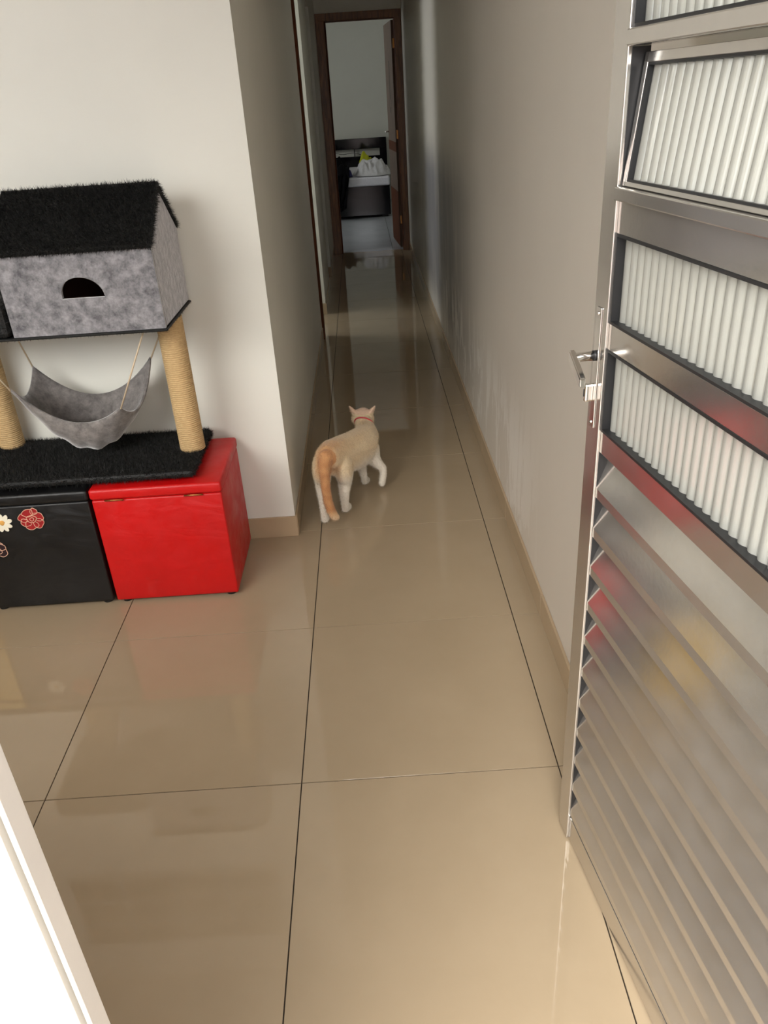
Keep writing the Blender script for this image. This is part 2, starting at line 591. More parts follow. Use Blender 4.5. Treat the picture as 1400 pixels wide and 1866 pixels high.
# entrance wall: thin beside the jamb, window on its left part
WX0, WX1, WZ0, WZ1 = -2.42, -.62, 1.15, 2.50
struct(boxes('wall_front', [((-2.6, -1.012, 0), (WX0, -.93, H)), ((WX1, -1.012, 0), (-.052, -.93, H)), ((WX0, -1.012, 0), (WX1, -.93, WZ0)),
                            ((WX0, -1.012, WZ1), (WX1, -.93, H)), ((-.052, -1.012, 2.14), (XR, -.93, H))], M['outside']),
       'whitewashed entrance wall beside the white metal jamb', 'wall')
wf = struct(boxes('window_1', [((WX0, -.99, WZ0), (WX0 + .04, -.95, WZ1)), ((WX1 - .04, -.99, WZ0), (WX1, -.95, WZ1)), ((WX0, -.99, WZ0), (WX1, -.95, WZ0 + .04)),
                                ((WX0, -.99, WZ1 - .04), (WX1, -.95, WZ1)), ((-1.42, -.99, WZ0), (-1.38, -.95, WZ1))], M['alu']), 'aluminium front room window', 'window')
# dark grid of unknown kind, added high up for its mirror image in the floor
w2 = struct(boxes('grid_panel', [((-1.42, YB - .012, 1.86), (-.40, YB, 2.36))], M['dim_cells']), 'unseen dark wall panel of unknown kind with a pale grid', 'window')
boxes('grid_bar', [((-1.42 + i * .255 - .006, YB - .02, 1.86), (-1.42 + i * .255 + .006, YB - .01, 2.36)) for i in range(5)] +
      [((-1.42, YB - .02, 1.85 + j * .17 - .006), (-.4, YB - .01, 1.85 + j * .17 + .006)) for j in range(4)], M['wall'], w2)
# outside: patio, and unseen walls added to block part of the skylight
struct(boxes('patio', [((-6, -8, -.16), (6, -1.012, -.03))], M['concrete']), 'concrete patio outside the entrance', 'ground')

struct(boxes('patio_sky_blocker', [((-6, -4.4, -.1), (.9, -4.2, 1.9)), ((XR, -4.2, -.1), (XR + .15, -1.08, 2.7))], M['outside']), 'unseen whitewashed patio walls added to block low and right-hand skylight', 'wall')
struct(boxes('window_sky_blocker', [((-3.2, -1.75, 2.56), (-.25, -1.012, 2.66))], M['outside']), 'unseen slab added over the front room window to block steep skylight', 'roof')  # unseen slab added to keep steep skylight off the left floor
# skirting tiles: each length is a part
def skirting(name, label, runs):
    r = struct(empty(name, (0, 0, 0)), label, 'baseboard')
    for lo, hi in runs:
        boxes('skirting_tile', [(lo, hi)], M['skirting'], r, bev=0.0012)
    return r
HB, TB = .083, .008
rr = []
ys = [-1.0] + [0.62 * k - .02 for k in range(0, 12)] + [YE - .02]
ys = sorted(y for y in ys if y <= YE - .02)
for a, b in zip(ys, ys[1:]):
    if b - a > .05: rr.append(((XR - TB, a + .001, 0), (XR, b - .001, HB)))
skirting('baseboard_right', 'beige tile skirting along the right wall', rr)
skirting('baseboard_back', 'beige tile skirting under the white wall at the cat tree',
         [((-2.48 + .62 * k, YB - TB, 0), (min(-2.48 + .62 * (k + 1), XL + TB) - .002, YB, HB)) for k in range(4)])
lr = []
for a, b in ((YB, 1.86), (1.86, 2.48), (2.48, 3.10), (3.10, 3.72), (3.72, O1[0] - .07), (O1[1], 5.0), (5.0, O2[0]), (O2[1], 6.6), (6.6, YE)):
    lr.append(((XL, a + .001, 0), (XL + TB, b - .001, HB)))
for y in (O1[1], O2[1]):
    lr.append(((XL - .125, y - TB, 0), (XL + TB, y, HB)))
skirting('baseboard_left', 'beige tile skirting along the left wall of the passage', lr)

# white entrance jamb
bm = bmesh.new()
poly = [(0.003, -1.0), (-.0095, -.985), (-.05, -.985), (-.05, -1.022), (-.031, -1.022), (-.0286, -1.0193), (-.0056, -1.0193), (-.0056, -1.012), (-.0006, -1.012), (-.0006, -1.0193), (0.003, -1.0193)]
prism(bm, poly, 'z', 0.0, 2.14)
bmesh.ops.bevel(bm, geom=[e for e in bm.edges if abs((e.verts[0].co - e.verts[1].co).z) > 1], offset=.0004, segments=1, affect='EDGES')
struct(obj('trim_1', bm, M['enamel']), 'chipped white enamelled metal door jamb at the entrance', 'door frame')
struct(boxes('trim_2', [((XR - .02, -1.01, 0), (XR, -.95, 2.14)), ((0, -1.01, 2.12), (XR, -.95, 2.14))], M['enamel']), 'white metal door jamb on the hinge side', 'door frame')

# brown casing at the first side doorway
struct(boxes('trim_3', [((XL - .12, O1[0] - .005, 0), (XL + .014, O1[0] + .03, OH)), ((XL, O1[0] - .065, 0), (XL + .015, O1[0] + .005, OH + .06))], M['wood_dark'], bev=.002),
       'dark red-brown wooden casing on the near side of the first side doorway', 'door frame')

# ------------------------------------------------------------------ aluminium entrance door
ang = math.radians(7.503)
DA = Vector((0.589, -0.208, 0.0))
door = struct(empty('door_1', DA, rotz=-PI / 2 + ang), 'open aluminium door with fluted glass panes above louvres', 'door')
# local axes: x along the leaf towards the hinge, y = towards the wall (recess is +y... face is y=0), z up
# world d=(.131,-.991), room-side normal n=(-.991,-.131): local y axis = R*(0,1) = (cos..)
DW = .755
STW = .046
def dbox(name, lst, mat, parent=door, bev=0.0008):
    return boxes(name, lst, mat, parent, bev)
# local y positive points away from the room (checked: rotz -90+7.5 deg maps +y to (.991,.131))
TH = .032
dbox('stile', [((-STW, 0, .005), (0, TH, 2.10))], M['alu'], bev=.0015)
dbox('stile', [((DW - STW, 0, .005), (DW, TH, 2.10))], M['alu'], bev=.0015)
rails = [(.005, .068), (.919, .956), (1.089, 1.128), (1.256, 1.300), (1.4835, 1.5035), (1.79, 1.83), (2.06, 2.10)]
for z0, z1 in rails:
    dbox('rail', [((.0005, .005, z0), (DW - STW - .0005, TH - .003, z1))], M['alu'])
# ledge of the middle rail that carries the tilting sash, projecting
dbox('ledge', [((-.001, -.004, 1.300), (DW - STW, TH, 1.318))], M['alu'], bev=.002)
dbox('ledge', [((-.001, -.003, 1.4835), (DW - STW, .012, 1.5030))], M['alu'], bev=.002)

def fluted(name, x0, x1, z0, z1, y, parent, pitch=.0200, depth=.0048):
    n = int((x1 - x0) / pitch * 10)
    bm = bmesh.new()
    rows = []
    for i in range(n + 1):
        x = x0 + (x1 - x0) * i / n
        ph = (x - x0) / pitch
        yy_ = y - depth * abs(math.sin(PI * ph)) ** 0.8
        rows.append([bm.verts.new((x, yy_, z0)), bm.verts.new((x, yy_, z1)), bm.verts.new((x, y + .0015, z1)), bm.verts.new((x, y + .0015, z0))])
    for a, b in zip(rows, rows[1:]):
        bm.faces.new((a[0], b[0], b[1], a[1]))
        bm.faces.new((b[3], a[3], a[2], b[2]))
        bm.faces.new((a[1], b[1], b[2], a[2]))
        bm.faces.new((b[0], a[0], a[3], b[3]))
    bm.faces.new(rows[0]); bm.faces.new(rows[-1][::-1])
    o = obj(name, bm, M['glass'], parent)
    return o

def gasket(x0, x1, z0, z1, y0, y1, parent, t=.004):
    return dbox('gasket', [((x0, y0, z0), (x0 + t, y1, z1)), ((x1 - t, y0, z0), (x1, y1, z1)), ((x0 + t, y0, z0), (x1 - t, y1, z0 + t)), ((x0 + t, y0, z1 - t), (x1 - t, y1, z1))], M['gasket'], parent, bev=0)
x0, x1 = .0006, DW - STW - .0006
for z0, z1 in ((.956, 1.089), (1.128, 1.256), (1.5035, 1.79), (1.83, 2.06)):
    gasket(x0, x1, z0, z1, .004, .021, door)
    fluted('glass_pane', x0 + .003, x1 - .003, z0 + .003, z1 - .003, .0195, door)
dbox('side_gap_dark', [((.0005, .006, 1.3185), (.0012, TH - .001, 1.483))], M['gasket'], bev=0)  # black strip added to darken the gap beside the tilting sash
# tilting sash, hinged at its lower edge, top leaning out
sash = empty('tilting_sash', (0, .005, 1.319))
sash.parent = door
sash.rotation_euler = (math.radians(-6.5), 0, 0)
sh = .158
sw0, sw1 = .004, DW - STW - .004
dbox('sash_bar', [((sw0, 0, 0), (sw0 + .010, .014, sh))], M['alu'], sash)
dbox('sash_bar', [((sw1 - .010, 0, 0), (sw1, .014, sh))], M['alu'], sash)
dbox('sash_bar', [((sw0, 0, sh - .012), (sw1, .014, sh))], M['alu'], sash)
dbox('sash_bar', [((sw0, 0, 0), (sw1, .014, .006))], M['alu'], sash)
gasket(sw0 + .010, sw1 - .010, .006, sh - .012, .001, .0125, sash, .003)
fluted('glass_pane', sw0 + .012, sw1 - .012, .008, sh - .014, .0105, sash)
# louvre slats: broad upper facet leaning back, narrow lower facet turned down
PIT = .0762
bm = bmesh.new()
prof = [(.0040, 0.0), (.0245, .0590), (.0265, .0590), (.0060, .0005), (.0060, -.0165), (.0040, -.0165)]
prism(bm, prof, 'x', .0008, DW - STW - .0008)
bmesh.ops.recalc_face_normals(bm, faces=bm.faces)
slat_me = bpy.data.meshes.new('louvre_slat')
bm.to_mesh(slat_me); bm.free()
slat_me.materials.append(M['alu_slat'])
for k in range(11):
    o = bpy.data.objects.new('louvre_slat', slat_me)
    COL.objects.link(o)
    o.parent = door
    o.location = (0, 0, .0925 + PIT * k)
dbox('rail_gap_shade', [((.0006, .0075, .0675), (DW - STW - .0006, .0085, .0860))], M['gasket'], bev=0)  # black strip for the shade in the gap above the bottom rail
dbox('louvre_channel', [((0, .0045, .068), (.0007, TH - .002, .919))], M['gasket'], bev=0)  # channel face coloured black to darken the gaps at the slat ends
# lock plate, lever and cylinder on the leading stile
pl = dbox('lock_plate', [((-.034, -.0022, .955), (-.016, 0, 1.147))], M['chrome'], bev=.001)
for z in (.963, 1.138):
    bm = bmesh.new()
    bmesh.ops.create_uvsphere(bm, u_segments=10, v_segments=6, radius=.0032, matrix=Matrix.Translation((-.025, -.002, z)))
    obj('screw', bm, M['chrome'], pl, True)
hd = empty('door_lever', (-.027, 0, 1.072)); hd.parent = door
bm = bmesh.new()
tube(bm, [(0, -.002, 0), (0, -.006, 0)], .0082, 16)
obj('rose', bm, M['gasket'], hd, True)
bm = bmesh.new()
tube(bm, [(0, -.004, 0), (0, -.030, 0), (.0005, -.036, -.0005), (.002, -.040, -.002)], [.0074, .0074, .0074, .0070], 16)
obj('spindle', bm, M['chrome'], hd, True)
bm = bmesh.new()
bmesh.ops.create_cube(bm, size=1)
for v in bm.verts:
    t = v.co.x + .5
    c = Vector((-.004 + t * .050, -.039, .003 - t * .030))
    hz = .0098 - .002 * t
    v.co = c + Vector((0, v.co.y * .010, v.co.z * 2 * hz))
bmesh.ops.bevel(bm, geom=list(bm.edges), offset=.002, segments=2, affect='EDGES')
obj('grip', bm, M['chrome'], hd, False)
cyl = empty('lock_cylinder', (-.029, 0, 1.012)); cyl.parent = door
dbox('cylinder_body', [((-.0048, -.0155, -.0145), (.0048, 0, .0145))], M['chrome'], cyl, bev=.003)
dbox('key_slot', [((-.0008, -.0163, -.006), (.0008, -.0153, .006))], M['gasket'], cyl, bev=0)

# ------------------------------------------------------------------ bedroom door
d2 = struct(empty('door_2', (DX1 - .02, YE + .1, 0)), 'brown wooden bedroom door standing open at the passage end', 'door')
def wbox(name, lst, mat, parent=None, bev=.0015):
    return boxes(name, lst, mat, parent, bev)
tr4 = struct(empty('trim_4', (0, 0, 0)), 'varnished brown wooden frame around the bedroom doorway', 'door frame')
wbox('casing', [((XL + .002, YE - .014, 0), (-.006, YE, DH + .05))], M['wood'], tr4)
wbox('casing', [((.645, YE - .014, 0), (XR - .002, YE, DH + .05))], M['wood'], tr4)
wbox('casing', [((XL + .002, YE - .015, DH - .012), (XR - .002, YE, DH + .05))], M['wood'], tr4)
wbox('lining', [((DX0, YE - .005, 0), (.006, YE + .125, DH))], M['wood_dark'], tr4)
wbox('lining', [((.640, YE - .005, 0), (DX1, YE + .125, DH))], M['wood_dark'], tr4)
wbox('lining', [((.006, YE - .005, DH - .016), (.640, YE + .125, DH))], M['wood_dark'], tr4)
leaf = empty('door_leaf', (.649 - (DX1 - .02), .03, 0)); leaf.parent = d2
leaf.rotation_euler = (0, 0, math.radians(94.2))
boxes('panel', [((0, 0, .012), (.64, .034, 2.062))], M['wood_door'], leaf, .002)
boxes('inlay', [((.30, .0335, 1.40), (.318, .0352, 1.74)), ((.30, .0335, 1.28), (.335, .0352, 1.33))], M['gasket'], leaf, 0)
boxes('kick_band', [((.0, .0335, .93), (.64, .0350, 1.02))], M['wood_dark'], leaf, 0)
boxes('kick_panel', [((.0, .0335, .02), (.64, .0350, .56))], M['wood_dark'], leaf, 0)
bm = bmesh.new()
tube(bm, [(.58, .034, 1.10), (.58, .07, 1.10), (.575, .075, 1.10), (.48, .075, 1.10)], .007, 10)
obj('lever', bm, M['chrome'], leaf, True)
for z in (.25, 1.05, 1.83):
    boxes('hinge', [((.632 - (DX1 - .02) - .006, -.02, z), (.632 - (DX1 - .02) + .008, .036, z + .08))], M['brass'], d2, .001)

# ------------------------------------------------------------------ bed and clothes
bed = empty('bed', (-.06, 10.6, 0), 'bed with black lacquered headboard and base and a white mattress', 'bed')
BO = Vector((-.06, 10.6, 0))
def bb(name, lst, mat, bev=.004):
    return boxes(name, [(Vector(a) - BO, Vector(b) - BO) for a, b in lst], mat, bed, bev)
bb('base', [((-.72, 9.735, .03), (.615, 11.56, .395))], M['lacquer'])
for fx in (-.68, .50):
    for fy in (9.78, 11.40):
        bb('foot', [((fx, fy, 0), (fx + .08, fy + .08, .03))], M['lacquer'], 0)
mt = bb('mattress', [((-.73, 9.715, .395), (.62, 11.55, .505))], M['mattress'], .02)
hbd = empty('headboard', (0, 0, 0)); hbd.parent = bed
def hb(name, lst):
    return boxes(name, [(Vector(a) - BO, Vector(b) - BO) for a, b in lst], M['lacquer'], hbd, .004)
hb('top_rail', [((-.80, 11.58, .745), (.66, 11.66, .89))])
hb('post', [((.555, 11.585, .03), (.66, 11.655, .745))])
hb('post', [((-.80, 11.585, .03), (-.70, 11.655, .745))])
hb('lower_panel', [((-.70, 11.59, .30), (.555, 11.65, .645))])
hb('slot_bar', [((.165, 11.60, .645), (.18, 11.64, .745))])
bm = bmesh.new()
pts = []
for i in range(60):
    t = i / 59
    pts.append((-.25 + .62 * t, 11.575 - .02 * math.sin(9 * t), .70 + .035 * math.sin(7 * t + 1) * math.cos(3 * t) - .02 * t))
tube(bm, pts, .0035, 6)
tag(obj('cable', bm, M['wire'], smooth=True), 'thin dark cable strung across the headboard slot', 'cable')

def cloth_heap(name, cx, cy, sx, sy, base, height, mat, seed, label, fold=7.0, drape=None, n=64, amp=.35):
    """a crumpled garment: domed grid with ridged folds, closed underneath"""
    bm = bmesh.new()
    off = Vector((seed * 3.1, seed * 1.7, seed))
    top, bot = [], []
    for j in range(n + 1):
        rt, rb = [], []
        for i in range(n + 1):
            u, v = i / n * 2 - 1, j / n * 2 - 1
            # squircle-like footprint
            su = u * math.sqrt(max(0, 1 - v * v * .42)); sv = v * math.sqrt(max(0, 1 - u * u * .42))
            wob = 1 + .16 * noise.noise(Vector((su * 1.6, sv * 1.6, 0)) + off)
            x, y = cx + su * sx * wob, cy + sv * sy * wob
            r = min(1.0, max(abs(u), abs(v)))
            dome = (1 - r ** 2.6)
            nn = noise.noise(Vector((x * fold, y * fold, 0)) + off)
            rid = 1 - abs(noise.noise(Vector((x * fold * 1.4, y * fold * 1.1, 3)) + off)) * 2
            h = dome * (height * (.62 + amp * nn + amp * .7 * rid))
            z = base(x, y) if callable(base) else base
            zz = z + .004 + max(h, .004)
            if drape: zz = drape(x, y, zz)
            rt.append(bm.verts.new((x - cx, y - cy, zz)))
        top.append(rt)
    for j in range(n):
        for i in range(n):
            bm.faces.new((top[j][i], top[j][i + 1], top[j + 1][i + 1], top[j + 1][i]))
    o = obj(name, bm, mat, None, True, (cx, cy, 0))
    s = o.modifiers.new('thickness', 'SOLIDIFY'); s.thickness = .004; s.offset = 1
    return tag(o, label, 'clothing')
cloth_heap('white_sheet',   .40, 9.99, .25, .24, .505, .20, M['sheet'], 2, 'crumpled white sheet heaped on the mattress foot', 9, n=80, amp=.55)
cloth_heap('black_garment', -.22, 10.32, .33, .27, .505, .29, M['black_cloth'], 5, 'heap of black clothes on the left side of the mattress', 8)
# black coat draped over the left foot corner down to the floor
bm = bmesh.new()
n = 48
rows = []
for j in range(n + 1):
    t = j / n
    row = []
    for i in range(n + 1):
        u = i / n
        x = -.30 + u * (.40 - .11 * max(0, t - .3))
        fold = .022 * math.sin(u * 19 + 2.2 * t) + .03 * noise.noise(Vector((x * 6, t * 4, 4)))
        if t < .3:
            a = t / .3
            y, z = 9.95 - .27 * a, .62 + .05 * math.sin(a * PI) - .08 * a + fold
        else:
            a = (t - .3) / .7
            y, z = 9.68 - .07 * math.sin(a * PI * .5) - abs(fold) * 1.4, .56 - (.40 + .15 * (1 - u) ** .8) * a
        row.append(bm.verts.new((x, y, max(z, .006))))
    rows.append(row)
for j in range(n):
    for i in range(n):
        bm.faces.new((rows[j][i], rows[j][i + 1], rows[j + 1][i + 1], rows[j + 1][i]))
o = obj('black_coat', bm, M['black_cloth'], None, True)
s = o.modifiers.new('thickness', 'SOLIDIFY'); s.thickness = .006; s.offset = 1
tag(o, 'black coat draped over the bed corner and hanging to the floor', 'clothing')
o = cloth_heap('yellow_garment', .33, 10.42, .09, .15, .505, .27, M['yellow_cloth'], 8, 'yellow-green garment lying between the black clothes and the sheet', 10, n=36)
o.rotation_euler = (0, 0, math.radians(-28))
cloth_heap('blue_garment', .08, 9.88, .055, .10, .505, .10, M['blue_cloth'], 11, 'small indigo garment at the mattress edge', 12, n=28)

# ------------------------------------------------------------------ storage poufs
def pouf(x0, x1, mat, name, label, feet=False, hinges=True):
    cx, cy = (x0 + x1) / 2, 1.005
    y0, y1 = .825, 1.19
    r = empty(name, (cx, cy, 0), label, 'pouf', 'cube storage poufs under the cat tree')
    O = Vector((cx, cy, 0))
    def L(a): return Vector(a) - O
    bz = .012
    bm = bmesh.new()
    box(bm, L((x0 + .002, y0 + .004, bz)), L((x1 - .002, y1, .386)), .006, 3)
    obj('body', bm, mat, r, True)
    # padded lid with a slightly crowned top
    bm = bmesh.new()
    box(bm, L((x0 - .001, y0, .388)), L((x1 + .001, y1 + .002, .424)), .009, 3)
    for v in bm.verts:
        if v.co.z > .41:
            ux, uy = v.co.x / ((x1 - x0) / 2), v.co.y / ((y1 - y0) / 2)
            v.co.z += .006 * max(0, 1 - ux * ux) * max(0, 1 - uy * uy)
    obj('lid', bm, mat, r, True)
    if hinges:
        for hx in (x0 + .075, x1 - .088):
            bm = bmesh.new()
            tube(bm, [L((hx - .029, y0 - .001, .387)), L((hx + .029, y0 - .001, .387))], .0028, 8)
            obj('hinge', bm, M['brass'], r, True)
    for fx in (x0 + .03, x1 - .03):
        for fy in (y0 + .03, y1 - .03):
            bm = bmesh.new()
            bmesh.ops.create_cone(bm, cap_ends=True, segments=14, radius1=.016, radius2=.018, depth=.014, matrix=Matrix.Translation(L((fx, fy, .007))))
            obj('foot', bm, M['foot'], r)
    return r
pouf(-.668, -.258, M['red'], 'storage_pouf', 'red leatherette storage pouf at the right end of the row')
pb = pouf(-1.084, -.674, M['black'], 'storage_pouf', 'black leatherette storage pouf with embroidered flowers', hinges=False)
pouf(-1.500, -1.090, M['yellow'], 'storage_pouf', 'yellow leatherette storage pouf left of the black one')
PO = Vector(((-1.084 - .674) / 2, 1.005, 0))
def petal_poly(bm, cx, cz, r, aspect, rot, y, n=18, wob=.08, seed=0):
    vs = []
    for i in range(n):
        a = 2 * PI * i / n
        rr_ = r * (1 + wob * math.sin(3 * a + seed) + wob * .6 * math.sin(5 * a + seed * 2))
        px, pz = rr_ * math.cos(a), rr_ * aspect * math.sin(a)
        x = px * math.cos(rot) - pz * math.sin(rot); z = px * math.sin(rot) + pz * math.cos(rot)
        vs.append((cx + x - PO.x, y - PO.y, cz + z))
    f = [bm.verts.new(v) for v in vs]
    b = [bm.verts.new((v[0], v[1] + .002, v[2])) for v in vs]
    bm.faces.new(f)
    for i in range(n):
        bm.faces.new((f[i], b[i], b[(i + 1) % n], f[(i + 1) % n]))
    return [Vector(v) for v in vs]
def patch_flower(name, petals, mat, edge, y=.8275):
    fl = empty(name, (0, 0, 0)); fl.parent = pb
    for k, (cx, cz, r, asp, rot) in enumerate(petals):
        bm = bmesh.new()
        outl = petal_poly(bm, cx, cz, r, asp, rot, y - .0006 * k, seed=k)
        obj('petal', bm, mat, fl)
        bm = bmesh.new()
        tube(bm, outl, .0011, 6, closed=True)
        obj('stitching', bm, edge, fl, True)
patch_flower('red_flower', [(-.886, .345, .019, .85, .5), (-.885, .327, .016, .8, -.4), (-.868, .318, .021, .75, .2), (-.845, .324, .018, .9, .9), (-.842, .347, .019, .75, -.3), (-.850, .366, .012, .9, .9), (-.870, .362, .018, .72, .35), (-.862, .341, .0155, .8, .1), (-.861, .340, .0065, .9, .7)], M['petal_red'], M['petal_edge'])
patch_flower('dark_flower', [(-.988, .225, .018, .8, .6), (-.995, .25, .018, .9, 1.8), (-1.006, .232, .018, .8, 0), (-.985, .245, .013, .9, .2)], M['petal_dark'], M['petal_edge'])
dz = empty('cream_flower', (0, 0, 0)); dz.parent = pb
for k in range(9):
    a = 2 * PI * k / 9 + .2
    bm = bmesh.new()
    petal_poly(bm, -.958 + .019 * math.cos(a), .332 + .019 * math.sin(a), .0135, .55, a, .8268 - .0003 * k, 12, .03)
    obj('petal', bm, M['petal_white'], dz)
bm = bmesh.new()
bmesh.ops.create_uvsphere(bm, u_segments=12, v_segments=8, radius=.009, matrix=Matrix.Translation(Vector((-.958, .826, .332)) - PO) @ Matrix.Diagonal((1, .35, 1, 1)))
obj('flower_centre', bm, M['petal_core'], dz, True)

# ------------------------------------------------------------------ cat tree
CT = Vector((-.68, 1.02, .431))
tree = empty('cat_tree', CT, 'grey and black plush cat tree with house and hammock on the poufs', 'cat tree')
def furred(name, bm, parent, count, length, width, seed, filt=lambda c, n: True, lean=(0, 0, 0), wild=.6):
    bmesh.ops.recalc_face_normals(bm, faces=bm.faces)
    me = bpy.data.meshes.new(name)
    bm.to_mesh(me); bm.free()
    return link(name, fur_mesh(me, filt, count, length, width, seed, lean, wild), M['fur_black'], parent)
def T(v): return Vector(v) - CT
bm = bmesh.new()
box(bm, T((-1.20, .842, .437)), T((-.338, 1.190, .462)), .010, 2)
furred('base_board', bm, tree, 42000, .013, .0016, 1, lambda c, n: n.z > -.5 and n.y < .6)
def post(x, y, z0, z1, r=.0385):
    bm = bmesh.new()
    pitch, seg = .0066, 40
    nz = int((z1 - z0) / pitch * 5)
    rings = []
    for i in range(nz + 1):
        z = z0 + (z1 - z0) * i / nz
        ring = []
        for j in range(seg):
            th = 2 * PI * j / seg
            rad = r + .0022 * abs(math.cos(PI * z / pitch - th / 2)) ** .7
            ring.append(bm.verts.new((x + rad * math.cos(th), y + rad * math.sin(th), z)))
        rings.append(ring)
    for a, b in zip(rings, rings[1:]):
        for j in range(seg):
            bm.faces.new((a[j], a[(j + 1) % seg], b[(j + 1) % seg], b[j]))
    for v in bm.verts:
        v.co -= CT
    return obj('sisal_post', bm, M['sisal'], tree, True)
post(-.371, 1.025, .462, .895)
post(-1.012, 1.150, .462, .895)
# platform below the house with a black fringe, tray on the left
bm = bmesh.new()
box(bm, T((-1.10, .838, .896)), T((-.331, 1.195, .903)), .003, 1)
furred('platform', bm, tree, 7000, .006, .0014, 3, lambda c, n: n.y < .6 and n.z < .5)
bm = bmesh.new()
box(bm, T((-1.12, .835, .904)), T((-.772, 1.190, 1.000)), .015, 2)
furred('plush_step', bm, tree, 12000, .011, .0016, 4, lambda c, n: n.z > -.5 and n.y < .6)
house = empty('house', T((-.55, 1.02, .904))); house.parent = tree
HO = Vector((-.55, 1.02, .904))
def Hh(v): return Vector(v) - HO
hx0, hx1, hy0, hy1 = -.765, -.337, .845, 1.192
zb, ze, za = .904, 1.126, 1.252
yap = 1.035
# front panel with an arched hole
bm = bmesh.new()
hole = []
cxh, czh, rw, rh = -.545, 1.001, .0585, .056
for i in range(25):
    a = PI * i / 24
    xx_ = cxh - rw * math.cos(a)
    hole.append((xx_ + .006 * math.sin(a) * -1, czh + rh * math.sin(a) ** .8))
def ringquads(y):
    outer = []
    for i in range(25):
        t = i / 24
        # map arch parameter around left-top-right of the panel
        s = t * 3
        if s < 1: outer.append((hx0, zb + (ze - zb) * s))
        elif s < 2: outer.append((hx0 + (hx1 - hx0) * (s - 1), ze))
        else: outer.append((hx1, ze - (ze - zb) * (s - 2)))
    vo = [bm.verts.new(Hh((p[0], y, p[1]))) for p in outer]
    vh = [bm.verts.new(Hh((p[0], y, p[1]))) for p in hole]
    for i in range(24):
        bm.faces.new((vo[i], vo[i + 1], vh[i + 1], vh[i]))
    bm.faces.new((vo[24], vo[0], vh[0], vh[24]))
    return vo, vh
o1, h1 = ringquads(hy0)
o2, h2 = ringquads(hy0 + .012)
for A_, B_ in ((o1, o2), (h1, h2)):
    for i in range(24):
        bm.faces.new((A_[i], A_[i + 1], B_[i + 1], B_[i]))
    bm.faces.new((A_[24], A_[0], B_[0], B_[24]))
obj('front_panel', bm, M['plush_grey'], house)
for xa in (hx1 - .012, hx0):
    bm = bmesh.new()
    prism(bm, [(hy0 + .0122, zb), (hy0 + .0122, ze), (yap, za), (hy1, ze), (hy1, zb)], 'x', xa, xa + .012)
    for v in bm.verts: v.co -= HO
    bmesh.ops.bevel(bm, geom=[e for e in bm.edges], offset=.003, segments=2, affect='EDGES')
    obj('end_panel', bm, M['plush_grey'], house)
boxes('back_panel', [(Hh((hx0 + .012, hy1 - .012, zb)), Hh((hx1 - .012, hy1, ze)))], M['plush_grey'], house)
boxes('lining', [(Hh((hx0 + .014, hy0 + .016, zb + .001)), Hh((hx1 - .014, hy1 - .014, zb + .006))), (Hh((hx0 + .014, hy1 - .02, zb)), Hh((hx1 - .014, hy1 - .013, ze)))], M['inner'], house)
bm = bmesh.new()
rx0, rx1 = hx0 - .006, hx1 + .003
t = .010
prism(bm, [(hy0 - .006, ze - .004), (hy0 - .010, ze + .006), (yap, za + .018), (hy1 + .004, ze + .008), (hy1, ze - .002), (yap, za + .001)], 'x', rx0, rx1)
for v in bm.verts: v.co -= HO
bmesh.ops.subdivide_edges(bm, edges=[e for e in bm.edges], cuts=2, use_grid_fill=True)
furred('roof', bm, house, 42000, .014, .0016, 5, lambda c, n: not (n.z < -.6 or n.y > .8), lean=(0, -.25, -.3), wild=.5)
# hammock
def lerp(a, b, t): return a + (b - a) * t
cBL, cBR, cFR, cFL = (Vector(p) for p in ((-.865, 1.135, .738), (-.480, 1.135, .742), (-.535, .905, .658), (-.848, .905, .736)))
def rim(a, b, sag, t):
    p = lerp(a, b, t)
    p.z -= sag * 4 * t * (1 - t)
    return p
n = 36
bm = bmesh.new()
rows = []
for j in range(n + 1):
    v = j / n
    row = []
    for i in range(n + 1):
        u = i / n
        f_ = rim(cFL, cFR, .075, u); b_ = rim(cBL, cBR, .110, u)
        l_ = rim(cFL, cBL, .055, v); r_ = rim(cFR, cBR, .075, v)
        bi = lerp(lerp(cFL, cFR, u), lerp(cBL, cBR, u), v)
        p = lerp(f_, b_, v) + lerp(l_, r_, u) - bi
        s = (4 * u * (1 - u)) * (4 * v * (1 - v)) ** .8
        p.z -= .055 * s
        p.y -= .05 * s * (1 - v)
        p.z +=   .007 * math.sin(u * 34 + v * 9) * s ** .4 * (1 - v)
        row.append(bm.verts.new(T(p)))
    rows.append(row)
for j in range(n):
    for i in range(n):
        bm.faces.new((rows[j][i], rows[j][i + 1], rows[j + 1][i + 1], rows[j + 1][i]))
ham = obj('hammock', bm, M['plush_hammock'], tree, True)
s = ham.modifiers.new('thickness', 'SOLIDIFY'); s.thickness = .007; s.offset = 0
for a, b in ((cBL, (-.905, 1.135, .893)), (cBR, (-.392, 1.135, .893)), (cFR, (-.414, .90, .893)), (cFL, (-.935, .90, .893))):
    bm = bmesh.new()
    tube(bm, [T(a + Vector((0, 0, -.004))), T(b)], .0026, 7)
    obj('rope', bm, M['cord'], ham, True)

